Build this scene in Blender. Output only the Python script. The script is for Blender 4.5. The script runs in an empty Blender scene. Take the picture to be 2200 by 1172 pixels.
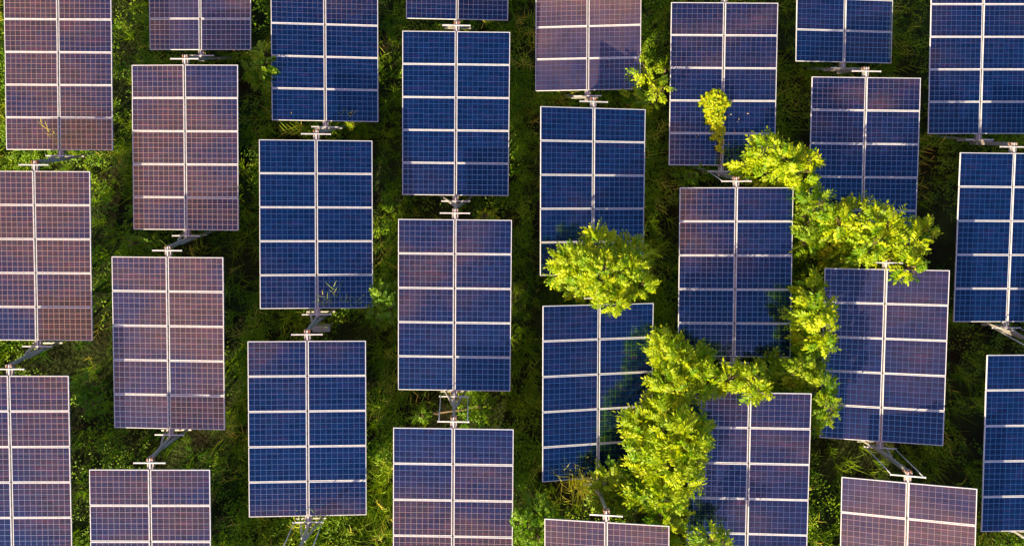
import bpy, math, random
import numpy as np
from mathutils import Vector, Matrix

R_ = math.radians
random.seed(7)
rng = np.random.default_rng(11)
scene = bpy.context.scene

# ------------------------------------------------------------------ camera
F, NX, NY = 1655.437, 1025.44, 187.70          # focal length and nadir point for a 2200x1172 picture
ZOFF = 27.0
zc = np.array([-(NX-1100)/F, (NY-586)/F, 1.0]); zc /= np.linalg.norm(zc)
xc = np.array([1.0, 0, 0]); xc -= xc.dot(zc)*zc; xc /= np.linalg.norm(xc)
yc = np.cross(zc, xc)
RW = np.array([xc, yc, zc])                     # world = RW @ cam
# ------------------------------------------------------------------
cam = bpy.data.cameras.new("camera"); camo = bpy.data.objects.new("camera", cam)
scene.collection.objects.link(camo)
cam.sensor_width = 36; cam.sensor_fit = 'HORIZONTAL'; cam.lens = F/2200*36
cam.clip_start = 0.5; cam.clip_end = 3000
camo.matrix_world = Matrix.Translation((0, 0, ZOFF)) @ Matrix([list(r) for r in RW]).to_4x4()
scene.camera = camo

# ------------------------------------------------------------------ light
SUN_EL, SUN_DIR = 35.0, np.array([-0.72, -0.69])   # horizontal direction towards the sun
SUN_DIR = SUN_DIR/np.linalg.norm(SUN_DIR)
sv = Vector((SUN_DIR[0]*math.cos(R_(SUN_EL)), SUN_DIR[1]*math.cos(R_(SUN_EL)), math.sin(R_(SUN_EL))))
sun = bpy.data.lights.new("sun", 'SUN'); sun.energy = 4.6; sun.angle = R_(0.6); sun.color = (1.0, 0.80, 0.50)
suno = bpy.data.objects.new("sun", sun); scene.collection.objects.link(suno)
suno.rotation_euler = sv.to_track_quat('Z', 'Y').to_euler(); suno.location = (0, 0, 40)

world = bpy.data.worlds.new("World"); scene.world = world; world.use_nodes = True
wn = world.node_tree; wn.nodes.clear()
sky = wn.nodes.new('ShaderNodeTexSky'); sky.sky_type = 'NISHITA'; sky.sun_disc = False
sky.sun_elevation = R_(SUN_EL); sky.sun_rotation = math.atan2(SUN_DIR[0], SUN_DIR[1])
sky.air_density = 1.0; sky.dust_density = 1.0; sky.ozone_density = 5.0
bg = wn.nodes.new('ShaderNodeBackground'); bg.inputs[1].default_value = 0.08
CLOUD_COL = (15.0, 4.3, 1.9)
wo = wn.nodes.new('ShaderNodeOutputWorld')
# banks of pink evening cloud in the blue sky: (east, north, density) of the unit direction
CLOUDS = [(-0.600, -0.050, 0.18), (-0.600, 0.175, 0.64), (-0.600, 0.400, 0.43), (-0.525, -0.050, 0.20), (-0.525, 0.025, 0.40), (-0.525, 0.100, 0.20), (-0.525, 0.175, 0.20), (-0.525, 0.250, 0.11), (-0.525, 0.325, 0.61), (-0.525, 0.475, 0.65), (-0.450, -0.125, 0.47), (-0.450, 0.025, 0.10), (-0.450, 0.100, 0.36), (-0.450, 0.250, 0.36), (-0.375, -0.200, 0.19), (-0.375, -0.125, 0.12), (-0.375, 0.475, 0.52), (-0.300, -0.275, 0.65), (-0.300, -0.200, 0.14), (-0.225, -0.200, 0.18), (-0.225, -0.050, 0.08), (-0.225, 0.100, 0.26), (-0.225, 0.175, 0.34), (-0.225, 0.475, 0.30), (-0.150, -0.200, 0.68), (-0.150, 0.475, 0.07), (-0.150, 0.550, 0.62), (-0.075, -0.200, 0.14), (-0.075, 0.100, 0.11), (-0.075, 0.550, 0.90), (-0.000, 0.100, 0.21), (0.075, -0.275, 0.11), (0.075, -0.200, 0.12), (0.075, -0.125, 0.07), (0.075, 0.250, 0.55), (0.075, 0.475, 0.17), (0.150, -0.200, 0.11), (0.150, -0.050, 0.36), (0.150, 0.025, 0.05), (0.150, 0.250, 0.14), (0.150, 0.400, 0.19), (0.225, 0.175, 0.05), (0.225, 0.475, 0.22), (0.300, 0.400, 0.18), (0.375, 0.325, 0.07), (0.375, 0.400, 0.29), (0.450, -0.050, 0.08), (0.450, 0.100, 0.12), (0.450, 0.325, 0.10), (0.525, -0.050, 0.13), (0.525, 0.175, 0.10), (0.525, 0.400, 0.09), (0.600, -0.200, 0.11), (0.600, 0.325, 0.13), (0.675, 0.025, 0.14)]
L = wn.links.new
tc = wn.nodes.new('ShaderNodeTexCoord')
def wmath(op, a, b=None):
    n = wn.nodes.new('ShaderNodeMath'); n.operation = op
    for i, v in enumerate((a, b)):
        if v is None: continue
        if isinstance(v, (int, float)): n.inputs[i].default_value = v
        else: L(v, n.inputs[i])
    return n.outputs[0]
acc = None
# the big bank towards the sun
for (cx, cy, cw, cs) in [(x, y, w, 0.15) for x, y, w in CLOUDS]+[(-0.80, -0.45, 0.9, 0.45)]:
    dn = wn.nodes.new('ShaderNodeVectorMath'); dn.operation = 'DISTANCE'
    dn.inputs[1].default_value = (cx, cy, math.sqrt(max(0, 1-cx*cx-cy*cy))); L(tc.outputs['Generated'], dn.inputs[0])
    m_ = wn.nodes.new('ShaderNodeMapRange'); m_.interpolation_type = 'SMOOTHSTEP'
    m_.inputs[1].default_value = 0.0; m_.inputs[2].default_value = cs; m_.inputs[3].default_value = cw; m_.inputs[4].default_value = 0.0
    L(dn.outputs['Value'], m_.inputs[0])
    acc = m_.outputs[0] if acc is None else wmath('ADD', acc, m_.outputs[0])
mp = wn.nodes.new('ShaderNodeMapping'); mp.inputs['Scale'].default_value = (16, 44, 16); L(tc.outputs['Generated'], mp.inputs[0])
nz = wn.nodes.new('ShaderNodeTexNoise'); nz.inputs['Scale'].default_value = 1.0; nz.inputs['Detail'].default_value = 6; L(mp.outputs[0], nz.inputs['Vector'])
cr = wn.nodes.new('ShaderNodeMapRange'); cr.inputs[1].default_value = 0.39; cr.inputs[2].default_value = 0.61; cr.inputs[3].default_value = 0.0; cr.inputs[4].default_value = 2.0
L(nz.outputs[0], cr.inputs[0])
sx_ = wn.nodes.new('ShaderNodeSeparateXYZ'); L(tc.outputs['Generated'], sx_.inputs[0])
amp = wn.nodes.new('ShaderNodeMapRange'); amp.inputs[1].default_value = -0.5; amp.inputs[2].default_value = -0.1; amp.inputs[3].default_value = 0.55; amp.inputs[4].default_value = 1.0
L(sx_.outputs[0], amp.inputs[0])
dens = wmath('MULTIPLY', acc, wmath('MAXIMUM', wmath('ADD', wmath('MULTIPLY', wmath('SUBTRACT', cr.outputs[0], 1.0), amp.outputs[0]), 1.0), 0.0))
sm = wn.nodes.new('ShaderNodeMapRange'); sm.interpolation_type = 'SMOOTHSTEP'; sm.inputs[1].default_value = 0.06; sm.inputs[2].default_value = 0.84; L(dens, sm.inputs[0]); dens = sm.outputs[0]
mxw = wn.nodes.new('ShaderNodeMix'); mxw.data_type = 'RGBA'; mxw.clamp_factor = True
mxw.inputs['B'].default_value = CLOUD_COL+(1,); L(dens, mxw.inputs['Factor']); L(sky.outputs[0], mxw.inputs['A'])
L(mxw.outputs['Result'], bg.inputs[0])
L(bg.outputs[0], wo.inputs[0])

scene.view_settings.view_transform = 'Standard'; scene.view_settings.look = 'None'
scene.view_settings.exposure = 1.32; scene.view_settings.gamma = 1.0
scene.render.engine = 'CYCLES'
scene.cycles.max_bounces = 5; scene.cycles.transparent_max_bounces = 4

# ------------------------------------------------------------------ helpers
def tag(o, label=None, cat=None, group=None, kind=None):
    if label: o['label'] = label
    if cat: o['category'] = cat
    if group: o['group'] = group
    if kind: o['kind'] = kind
    return o

def link(o, parent=None):
    scene.collection.objects.link(o)
    if parent is not None: o.parent = parent
    return o

def empty(name, loc, label=None, cat=None, group=None):
    o = bpy.data.objects.new(name, None); o.empty_display_size = 0.3
    o.location = loc; link(o); return tag(o, label, cat, group)

def mesh_np(name, V, Fc, mat, smooth=False, attr=None, uv=None):
    """V (n,3); Fc (m,k) faces all with k corners"""
    V = np.asarray(V, dtype=np.float32); Fc = np.asarray(Fc, dtype=np.int32)
    me = bpy.data.meshes.new(name)
    k = Fc.shape[1]
    me.vertices.add(len(V)); me.vertices.foreach_set('co', V.ravel())
    me.loops.add(Fc.size); me.loops.foreach_set('vertex_index', Fc.ravel())
    me.polygons.add(len(Fc)); me.polygons.foreach_set('loop_start', np.arange(0, Fc.size, k, dtype=np.int32))
    me.polygons.foreach_set('loop_total', np.full(len(Fc), k, dtype=np.int32))
    if smooth: me.polygons.foreach_set('use_smooth', np.ones(len(Fc), dtype=bool))
    if attr is not None:
        for an, av in attr.items():
            a = me.attributes.new(an, 'FLOAT', 'POINT'); a.data.foreach_set('value', np.asarray(av, dtype=np.float32))
    me.update(calc_edges=True); me.validate()
    me.materials.append(mat)
    return me

class MB:
    """collects boxes, tubes and quads into one mesh"""
    def __init__(s): s.v = []; s.f = []; s.uv = {}
    def add(s, vs, fs):
        b = len(s.v); s.v += [tuple(float(c) for c in p) for p in vs]; s.f += [tuple(b+i for i in f) for f in fs]
    def box(s, c, size, M=None):
        hx, hy, hz = [a/2 for a in size]
        pts = [Vector((x*hx, y*hy, z*hz)) for z in (-1, 1) for y in (-1, 1) for x in (-1, 1)]
        if M is not None: pts = [M @ p for p in pts]
        pts = [p+Vector(c) for p in pts]
        s.add(pts, [(0, 2, 3, 1), (4, 5, 7, 6), (0, 1, 5, 4), (2, 6, 7, 3), (0, 4, 6, 2), (1, 3, 7, 5)])
    def bar(s, a, b, w, h, up=(0, 0, 1)):
        a, b = Vector(a), Vector(b); d = (b-a); l = d.length; d.normalize()
        up = Vector(up)
        x = d.cross(up)
        if x.length < 1e-3: x = d.cross(Vector((0, 1, 0)))
        x.normalize(); z = x.cross(d)
        M = Matrix((x, d, z)).transposed()
        s.box((a+b)/2, (w, l, h), M)
    def tube(s, pts, rad, n=8, caps=True):
        pts = [Vector(p) for p in pts]
        if not hasattr(rad, '__len__'): rad = [rad]*len(pts)
        b = len(s.v); prev = None
        for i, p in enumerate(pts):
            d = (pts[min(i+1, len(pts)-1)]-pts[max(i-1, 0)]).normalized()
            if prev is None:
                x = d.orthogonal().normalized()
            else:
                x = (prev-d*prev.dot(d)).normalized()
            prev = x; y = d.cross(x)
            for k in range(n):
                a = 2*math.pi*k/n; q = p+(x*math.cos(a)+y*math.sin(a))*rad[i]; s.v.append(tuple(q))
        for i in range(len(pts)-1):
            for k in range(n):
                s.f.append((b+i*n+k, b+i*n+(k+1) % n, b+(i+1)*n+(k+1) % n, b+(i+1)*n+k))
        if caps:
            s.f.append(tuple(b+k for k in reversed(range(n)))); e = b+(len(pts)-1)*n; s.f.append(tuple(e+k for k in range(n)))
    def mesh(s, name, mat, smooth=False):
        me = bpy.data.meshes.new(name); me.from_pydata(s.v, [], s.f)
        if smooth:
            for p in me.polygons: p.use_smooth = True
        me.materials.append(mat); me.update(); return me
    def build(s, name, mat, parent=None, smooth=False, bevel=0):
        o = bpy.data.objects.new(name, s.mesh(name, mat, smooth)); link(o, parent)
        if bevel:
            m = o.modifiers.new('bevel', 'BEVEL'); m.width = bevel; m.segments = 2; m.limit_method = 'ANGLE'
        return o

# ------------------------------------------------------------------ terrain function
GZ, GX, GY = -24.75-2.25+ZOFF, 0.0443, -0.4713
def taper(t, a, b):
    s = np.sign(t); t = np.abs(t)
    return s*np.where(t < a, t, a+b*np.tanh((t-a)/b))
def ground(x, y):
    x = np.asarray(x, float); y = np.asarray(y, float)
    return GZ+GX*taper(x, 30, 30)+GY*taper(y, 20, 9)
def ground_rough(x, y):
    return ground(x, y)+0.10*np.sin(x*0.9+1.3*np.sin(y*0.5))+0.08*np.sin(y*1.3+0.7*x)+0.04*np.sin(3.1*x-2.2*y)
def at(px, py, h=0.0):
    """the point h metres above the hillside seen at that spot of the picture"""
    d = RW @ np.array([(px-1100)/F, -(py-586)/F, -1.0])
    # ZOFF + t dz = GZ+h + GX t dx + GY t dy
    t = (GZ+h-ZOFF)/(d[2]-GX*d[0]-GY*d[1])
    return Vector((d[0]*t, d[1]*t, ZOFF+d[2]*t))

# ------------------------------------------------------------------ materials
def new_mat(name):
    m = bpy.data.materials.new(name); m.use_nodes = True
    nt = m.node_tree; b = nt.nodes['Principled BSDF']; return m, nt, b

def node(nt, t, **kw):
    n = nt.nodes.new(t)
    for k, v in kw.items():
        if hasattr(n, k): setattr(n, k, v)
        else: n.inputs[k].default_value = v
    return n
def math_(nt, op, a, b=None, clamp=False):
    n = nt.nodes.new('ShaderNodeMath'); n.operation = op; n.use_clamp = clamp
    for i, v in enumerate((a, b)):
        if v is None: continue
        if isinstance(v, (int, float)): n.inputs[i].default_value = v
        else: nt.links.new(v, n.inputs[i])
    return n.outputs[0]
def mixc(nt, f, a, b):
    n = nt.nodes.new('ShaderNodeMix'); n.data_type = 'RGBA'
    for s, v in (('Factor', f), ('A', a), ('B', b)):
        if isinstance(v, (int, float, tuple)): n.inputs[s].default_value = v
        else: nt.links.new(v, n.inputs[s])
    return n.outputs['Result']
def ramp(nt, fac, stops):
    n = nt.nodes.new('ShaderNodeValToRGB'); e = n.color_ramp.elements
    while len(e) < len(stops): e.new(0.5)
    for q, (p, c) in zip(e, stops): q.position = p; q.color = c
    nt.links.new(fac, n.inputs[0]); return n.outputs[0]

def metal(name, base, rough, rust=0.0, metallic=0.3):
    m, nt, b = new_mat(name)
    tcn = node(nt, 'ShaderNodeTexCoord')
    n1 = node(nt, 'ShaderNodeTexNoise'); n1.inputs['Scale'].default_value = 9; n1.inputs['Detail'].default_value = 6
    nt.links.new(tcn.outputs['Object'], n1.inputs['Vector'])
    c = ramp(nt, n1.outputs[0], [(0.3, tuple(x*0.75 for x in base)+(1,)), (0.7, tuple(base)+(1,))])
    if rust > 0:
        n2 = node(nt, 'ShaderNodeTexNoise'); n2.inputs['Scale'].default_value = 14; n2.inputs['Detail'].default_value = 3
        nt.links.new(tcn.outputs['Object'], n2.inputs['Vector'])
        mk = node(nt, 'ShaderNodeMapRange'); mk.inputs[1].default_value = 0.62-rust*0.35; mk.inputs[2].default_value = 0.72-rust*0.35
        nt.links.new(n2.outputs[0], mk.inputs[0])
        c = mixc(nt, mk.outputs[0], c, (0.36, 0.10, 0.02, 1))
    nt.links.new(c, b.inputs['Base Color']); b.inputs['Roughness'].default_value = rough; b.inputs['Metallic'].default_value = metallic
    return m
M_frame = metal('anodised_frame', (0.76, 0.78, 0.82), 0.42, 0, 0.0)
M_galv = metal('galvanised_steel', (0.46, 0.45, 0.42), 0.5, 0.05, 0.35)
M_white = metal('zinc_bar', (0.72, 0.73, 0.75), 0.45, 0.0, 0.2)
M_rust = metal('rusty_clamp', (0.55, 0.52, 0.48), 0.6, 0.5, 0.2)
M_rail = metal('dull_rail', (0.12, 0.12, 0.13), 0.5, 0, 0.4)
M_cable = metal('cable_sheath', (0.25, 0.10, 0.03), 0.5, 0, 0)
M_box = metal('painted_cabinet', (0.40, 0.41, 0.42), 0.45, 0.03, 0)

def panel_material():
    m, nt, b = new_mat('solar_cells_under_glass'); L = nt.links.new
    uvn = node(nt, 'ShaderNodeUVMap'); uvn.uv_map = 'UVMap'
    sp = node(nt, 'ShaderNodeSeparateXYZ'); L(uvn.outputs[0], sp.inputs[0])
    u, v = sp.outputs[0], sp.outputs[1]          # metres on the module
    oi = node(nt, 'ShaderNodeObjectInfo')
    def line(x, period, half):                    # 1 near multiples of the period
        f = math_(nt, 'FRACT', math_(nt, 'DIVIDE', x, period))
        d = math_(nt, 'ABSOLUTE', math_(nt, 'SUBTRACT', f, 0.5))
        return math_(nt, 'GREATER_THAN', d, 0.5-half/period)
    gx = line(u, 0.1592, 0.0050); gy = line(v, 0.1577, 0.0048)
    bb = line(v, 0.1577/3, 0.0020)
    # grain of the cells: streaks along the long side of the module
    cb = nt.nodes.new('ShaderNodeCombineXYZ')
    L(math_(nt, 'MULTIPLY', u, 1.6), cb.inputs[0])
    L(math_(nt, 'MULTIPLY', v, 62.0), cb.inputs[1])
    L(math_(nt, 'MULTIPLY', oi.outputs['Random'], 57.0), cb.inputs[2])
    n1 = node(nt, 'ShaderNodeTexNoise'); n1.inputs['Scale'].default_value = 1.0; n1.inputs['Detail'].default_value = 3; n1.inputs['Roughness'].default_value = 0.7
    L(cb.outputs[0], n1.inputs['Vector'])
    col = ramp(nt, n1.outputs[0], [(0.30, (0.0003, 0.002, 0.010, 1)), (0.42, (0.0004, 0.005, 0.030, 1)), (0.52, (0.001, 0.010, 0.055, 1)), (0.60, (0.005, 0.006, 0.042, 1)), (0.72, (0.045, 0.010, 0.050, 1))])
    # cell to cell difference
    cf = nt.nodes.new('ShaderNodeCombineXYZ')
    L(math_(nt, 'FLOOR', math_(nt, 'DIVIDE', u, 0.158)), cf.inputs[0]); L(math_(nt, 'FLOOR', math_(nt, 'DIVIDE', v, 0.158)), cf.inputs[1]); L(math_(nt, 'MULTIPLY', oi.outputs['Random'], 31.0), cf.inputs[2])
    wn_ = node(nt, 'ShaderNodeTexWhiteNoise'); L(cf.outputs[0], wn_.inputs['Vector'])
    hs = node(nt, 'ShaderNodeHueSaturation'); L(col, hs.inputs['Color'])
    L(math_(nt, 'ADD', math_(nt, 'MULTIPLY', wn_.outputs['Value'], 0.5), 0.75), hs.inputs['Value'])
    col = hs.outputs[0]
    # warm light on the glass, mixed blotchily into the cell colour
    tcn = node(nt, 'ShaderNodeTexCoord')
    n3 = node(nt, 'ShaderNodeTexNoise'); n3.inputs['Scale'].default_value = 1.3; n3.inputs['Detail'].default_value = 5
    cb2 = nt.nodes.new('ShaderNodeCombineXYZ'); L(u, cb2.inputs[0]); L(v, cb2.inputs[1]); L(math_(nt, 'MULTIPLY', oi.outputs['Random'], 91.0), cb2.inputs[2])
    L(cb2.outputs[0], n3.inputs['Vector'])
    df = node(nt, 'ShaderNodeMapRange'); df.inputs[1].default_value = 0.3; df.inputs[2].default_value = 0.7; df.inputs[3].default_value = 0.6; df.inputs[4].default_value = 1.3
    L(n3.outputs[0], df.inputs[0])
    da = node(nt, 'ShaderNodeAttribute'); da.attribute_type = 'OBJECT'; da.attribute_name = 'warm_light'
    col = mixc(nt, math_(nt, 'MULTIPLY', df.outputs[0], da.outputs['Fac']), col, (0.62, 0.38, 0.34, 1))
    # grid lines: their tint wanders between teal, grey and rose
    n2 = node(nt, 'ShaderNodeTexNoise'); n2.inputs['Scale'].default_value = 5.0; L(cb.outputs[0], n2.inputs['Vector'])
    gcol = ramp(nt, n2.outputs[0], [(0.35, (0.28, 0.80, 0.95, 1)), (0.5, (0.42, 0.76, 0.95, 1)), (0.65, (0.62, 0.64, 0.85, 1))])
    col = mixc(nt, math_(nt, 'MULTIPLY', bb, 0.35), col, gcol)
    col = mixc(nt, math_(nt, 'MAXIMUM', math_(nt, 'MULTIPLY', gx, 0.72), math_(nt, 'MULTIPLY', gy, 0.88)), col, gcol)
    L(col, b.inputs['Base Color'])
    lm = math_(nt, 'MAXIMUM', math_(nt, 'MULTIPLY', bb, 0.30), math_(nt, 'MAXIMUM', math_(nt, 'MULTIPLY', gx, 0.75), math_(nt, 'MULTIPLY', gy, 0.90)))
    L(math_(nt, 'MAXIMUM', bb, math_(nt, 'MAXIMUM', gx, gy)), b.inputs['Metallic'])
    L(math_(nt, 'ADD', math_(nt, 'MULTIPLY', lm, 0.10), 0.06), b.inputs['Roughness'])
    b.inputs['IOR'].default_value = 2.08
    # the blue anti-reflection coat varies along the grain of the cells
    tint = ramp(nt, n1.outputs[0], [(0.30, (0.10, 0.24, 0.45, 1)), (0.42, (0.16, 0.38, 0.85, 1)), (0.50, (0.21, 0.58, 0.92, 1)), (0.58, (0.35, 0.42, 0.88, 1)), (0.70, (0.90, 0.58, 0.98, 1))])
    th = node(nt, 'ShaderNodeHueSaturation'); L(tint, th.inputs['Color']); L(math_(nt, 'ADD', math_(nt, 'MULTIPLY', wn_.outputs['Value'], 0.25), 0.85), th.inputs['Value'])
    L(mixc(nt, lm, th.outputs[0], (0.8, 0.8, 1, 1)), b.inputs['Specular Tint'])
    return m
M_cells = panel_material()

def leaf_material(name, c1, c2, trans, sunlit_straw=None, rough=0.45):
    m, nt, b = new_mat(name); L = nt.links.new
    a = node(nt, 'ShaderNodeAttribute'); a.attribute_name = 'tint'
    col = mixc(nt, a.outputs['Fac'], c1+(1,), c2+(1,)) if sunlit_straw is None else ramp(nt, a.outputs['Fac'], [(0.0, c1+(1,)), (0.74, c2+(1,)), (0.93, sunlit_straw+(1,))])  # last stop: dry blades and sunlit tips, the sun put into the colour
    L(col, b.inputs['Base Color']); b.inputs['Roughness'].default_value = rough; b.inputs['Specular IOR Level'].default_value = 0.25
    tr = node(nt, 'ShaderNodeBsdfTranslucent')
    hs = node(nt, 'ShaderNodeHueSaturation'); hs.inputs['Value'].default_value = 1.35; hs.inputs['Saturation'].default_value = 1.1; L(col, hs.inputs['Color']); L(hs.outputs[0], tr.inputs['Color'])
    ms = node(nt, 'ShaderNodeMixShader'); ms.inputs[0].default_value = trans
    L(b.outputs[0], ms.inputs[1]); L(tr.outputs[0], ms.inputs[2]); L(ms.outputs[0], nt.nodes['Material Output'].inputs[0])
    return m
M_tree = leaf_material('bright_leaves', (0.11, 0.29, 0.008), (0.56, 0.62, 0.010), 0.38)
M_treed = leaf_material('deep_leaves', (0.10, 0.25, 0.010), (0.38, 0.48, 0.012), 0.36)
M_vine = leaf_material('vine_leaves', (0.22, 0.42, 0.010), (0.75, 0.66, 0.015), 0.38)
M_bush = leaf_material('bush_leaves', (0.07, 0.20, 0.008), (0.24, 0.40, 0.014), 0.35)
M_grass = leaf_material('grass_blades', (0.06, 0.20, 0.010), (0.40, 0.56, 0.020), 0.40, (0.90, 0.72, 0.12))
M_weed = leaf_material('weed_leaves', (0.08, 0.24, 0.010), (0.38, 0.56, 0.014), 0.38)
M_dry = leaf_material('dry_grass', (0.55, 0.60, 0.03), (0.90, 0.75, 0.08), 0.40)
M_litter = leaf_material('fallen_leaf', (0.45, 0.25, 0.12), (0.6, 0.45, 0.25), 0.1)
def bark(name, c):
    m, nt, b = new_mat(name)
    n = node(nt, 'ShaderNodeTexNoise'); n.inputs['Scale'].default_value = 12; n.inputs['Detail'].default_value = 6
    nt.links.new(ramp(nt, n.outputs[0], [(0.3, tuple(x*.5 for x in c)+(1,)), (0.7, c+(1,))]), b.inputs['Base Color']); b.inputs['Roughness'].default_value = 0.85
    return m
M_bark = bark('bark', (0.22, 0.15, 0.09))
M_twig = bark('reddish_twigs', (0.30, 0.13, 0.06))

def soil():
    m, nt, b = new_mat('soil_with_moss'); L = nt.links.new
    g = node(nt, 'ShaderNodeTexCoord')
    n = node(nt, 'ShaderNodeTexNoise'); n.inputs['Scale'].default_value = 1.1; n.inputs['Detail'].default_value = 10; L(g.outputs['Object'], n.inputs['Vector'])
    c = ramp(nt, n.outputs[0], [(0.35, (0.020, 0.016, 0.008, 1)), (0.5, (0.028, 0.038, 0.010, 1)), (0.68, (0.050, 0.070, 0.016, 1))])
    L(c, b.inputs['Base Color']); b.inputs['Roughness'].default_value = 0.95; b.inputs['Specular IOR Level'].default_value = 0.1
    n2 = node(nt, 'ShaderNodeTexNoise'); n2.inputs['Scale'].default_value = 9; n2.inputs['Detail'].default_value = 8; L(g.outputs['Object'], n2.inputs['Vector'])
    bp = node(nt, 'ShaderNodeBump'); bp.inputs['Strength'].default_value = 0.8; bp.inputs['Distance'].default_value = 0.1; L(n2.outputs[0], bp.inputs['Height']); L(bp.outputs[0], b.inputs['Normal'])
    return m
M_soil = soil()

# ------------------------------------------------------------------ ground
def axis():
    a = np.arange(-30, 30.01, 0.5)
    b = 30*1.09**np.arange(1, 50); b = b[b < 1500]
    return np.concatenate([-b[::-1], a, b])
ax = axis(); gx_, gy_ = np.meshgrid(ax, ax, indexing='xy')
gz_ = ground_rough(gx_, gy_)
n_ = len(ax); idx = np.arange(n_*n_).reshape(n_, n_)
gf = np.stack([idx[:-1, :-1], idx[:-1, 1:], idx[1:, 1:], idx[1:, :-1]], -1).reshape(-1, 4)
g_o = link(bpy.data.objects.new('ground', mesh_np('ground', np.stack([gx_, gy_, gz_], -1).reshape(-1, 3), gf, M_soil, smooth=True)))
tag(g_o, kind='structure')

# ------------------------------------------------------------------ solar tables
# line letter + number (for this script only), centre x, y, z, turn, rise, roll
TAB = [
('A1', -13.015, 0.567, -25.389, -0.0155, 0.2021, 0.0450), ('A2', -13.199, -4.878, -23.019, -0.0134, 0.1984, 0.0471),
('A3', -13.249, -10.325, -20.448, -0.0124, 0.1937, 0.0248), ('B0', -8.945, 3.651, -26.963, -0.0156, 0.1983, 0.0641),
('B1', -8.983, -1.803, -24.320, -0.0197, 0.1882, 0.1034), ('B2', -9.082, -7.250, -21.789, -0.0152, 0.1923, 0.1026),
('B3', -9.182, -12.719, -19.345, -0.0127, 0.1960, 0.0402), ('C1', -4.797, 1.434, -25.627, -0.0152, 0.1836, -0.0326),
('C2', -4.855, -3.983, -23.008, -0.0070, 0.2295, -0.0442), ('C3', -4.954, -9.489, -20.631, -0.0109, 0.2072, -0.0167),
('D0', -0.587, 4.629, -26.964, -0.0195, 0.1853, 0.0135), ('D1', -0.675, -0.805, -24.508, -0.0182, 0.1663, 0.0435),
('D2', -0.735, -6.221, -21.827, -0.0173, 0.1809, 0.0737), ('D3', -0.798, -11.602, -19.227, -0.0167, 0.1907, 0.0744),
('E1', 3.531, 2.378, -25.546, -0.0116, 0.2030, 0.1446), ('E2', 3.489, -3.088, -23.213, -0.0060, 0.1482, -0.1857),
('E3', 3.390, -8.489, -20.591, -0.0074, 0.1701, -0.1867), ('E4', 3.326, -13.797, -17.952, -0.0012, 0.1744, 0.2150),
('F1', 7.683, 0.088, -24.484, -0.0146, 0.1888, 0.0440), ('F2', 7.612, -5.350, -21.986, -0.0109, 0.1919, 0.0898),
('F3', 7.450, -10.694, -19.279, -0.0041, 0.1562, 0.1160), ('G0', 11.888, 3.271, -25.807, -0.0008, 0.1669, -0.0946),
('G1', 11.792, -2.170, -23.215, -0.0198, 0.1942, 0.0394), ('G2', 11.692, -7.569, -20.687, -0.0174, 0.1852, 0.2798),
('G3', 11.606, -12.937, -18.149, 0.0006, 0.1719, 0.3637), ('H0', 15.903, 1.046, -24.547, -0.0036, 0.1827, 0.0250),
('H1', 15.889, -4.375, -21.968, -0.0136, 0.1757, -0.0097), ('H2', 15.841, -9.789, -19.426, -0.0149, 0.1937, -0.0210)]
LAB = {
'A1': 'top left corner solar table, a lone grass stalk over its lower edge',
'A2': 'mauve solar table cut by the left edge of the photo, below the top left one',
'A3': 'mauve solar table at the lower left edge, only its right half in the photo',
'B0': 'solar table at the top edge, second from the left, half blue and half warm',
'B1': 'warm mauve solar table second from the left with blue only in its lowest modules',
'B2': 'tall mauve solar table in the lower left, soft blue shade down its left side',
'B3': 'mauve solar table cut by the bottom edge, second from the left',
'C1': 'blue solar table at the top edge beside the leafy shrub, third from the left',
'C2': 'whole blue solar table just above the white cabinet in the grass',
'C3': 'blue solar table below the white cabinet in the grass, near the bottom edge',
'D0': 'blue solar table at the top middle with only its last row in the photo',
'D1': 'whole blue solar table in the upper middle, just left of the warm reddish one',
'D2': 'whole purple solar table in the middle, square rod frame at its lower end',
'D3': 'mauve solar table at the bottom middle, its top below the square rod frame',
'E1': 'warm reddish solar table at the top edge crossed by slanted blue shadows',
'E2': 'blue solar table whose lower end is hidden by the round yellow green tree',
'E3': 'skewed blue solar table just below the round yellow green tree',
'E4': 'brownish mauve solar table at the bottom edge, below the dry yellow grass',
'F1': 'solar table with a climbing vine and fallen leaves on it',
'F2': 'whole blue and purple solar table standing below the one with the vine',
'F3': 'lower right solar table with the big bright tree over its left edge',
'G0': 'deep blue solar table at the top edge, second line from the right',
'G1': 'solar table in the upper right with tree branches covering its lower end',
'G2': 'steeply tipped solar table in the right, patterned by leaf shadows and warm light',
'G3': 'warm brown steeply tipped solar table in the bottom right',
'H0': 'solar table in the upper right corner, nearest the right edge at the top',
'H1': 'blue solar table cut by the right edge at middle height',
'H2': 'narrow strip of blue solar table cut by the right edge at the bottom'}

def ring(mb, w, h, fw, z0, z1):
    """frame: outer w x h, bar width fw, between heights z0 and z1"""
    o = [(-w/2, -h/2), (w/2, -h/2), (w/2, h/2), (-w/2, h/2)]; i = [(-w/2+fw, -h/2+fw), (w/2-fw, -h/2+fw), (w/2-fw, h/2-fw), (-w/2+fw, h/2-fw)]
    c = 0.003
    oc = [(x-c*np.sign(x), y-c*np.sign(y)) for x, y in o]
    vs = [(x, y, z0) for x, y in o]+[(x, y, z1-c) for x, y in o]+[(x, y, z1) for x, y in oc]+[(x, y, z1) for x, y in i]+[(x, y, z1-0.008) for x, y in i]+[(x, y, z0) for x, y in i]
    fs = []
    for k in range(6):
        for a in range(4):
            b = (a+1) % 4; p = k*4; q = ((k+1) % 6)*4
            fs.append((p+a, p+b, q+b, q+a))
    mb.add(vs, fs)
MWX, MHY = 1.640, 0.994
mb = MB(); ring(mb, MWX, MHY, 0.019, -0.036, 0.0); me_frame = mb.mesh('frame', M_frame)
mb = MB(); w, h = MWX/2-0.0192, MHY/2-0.0192
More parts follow.
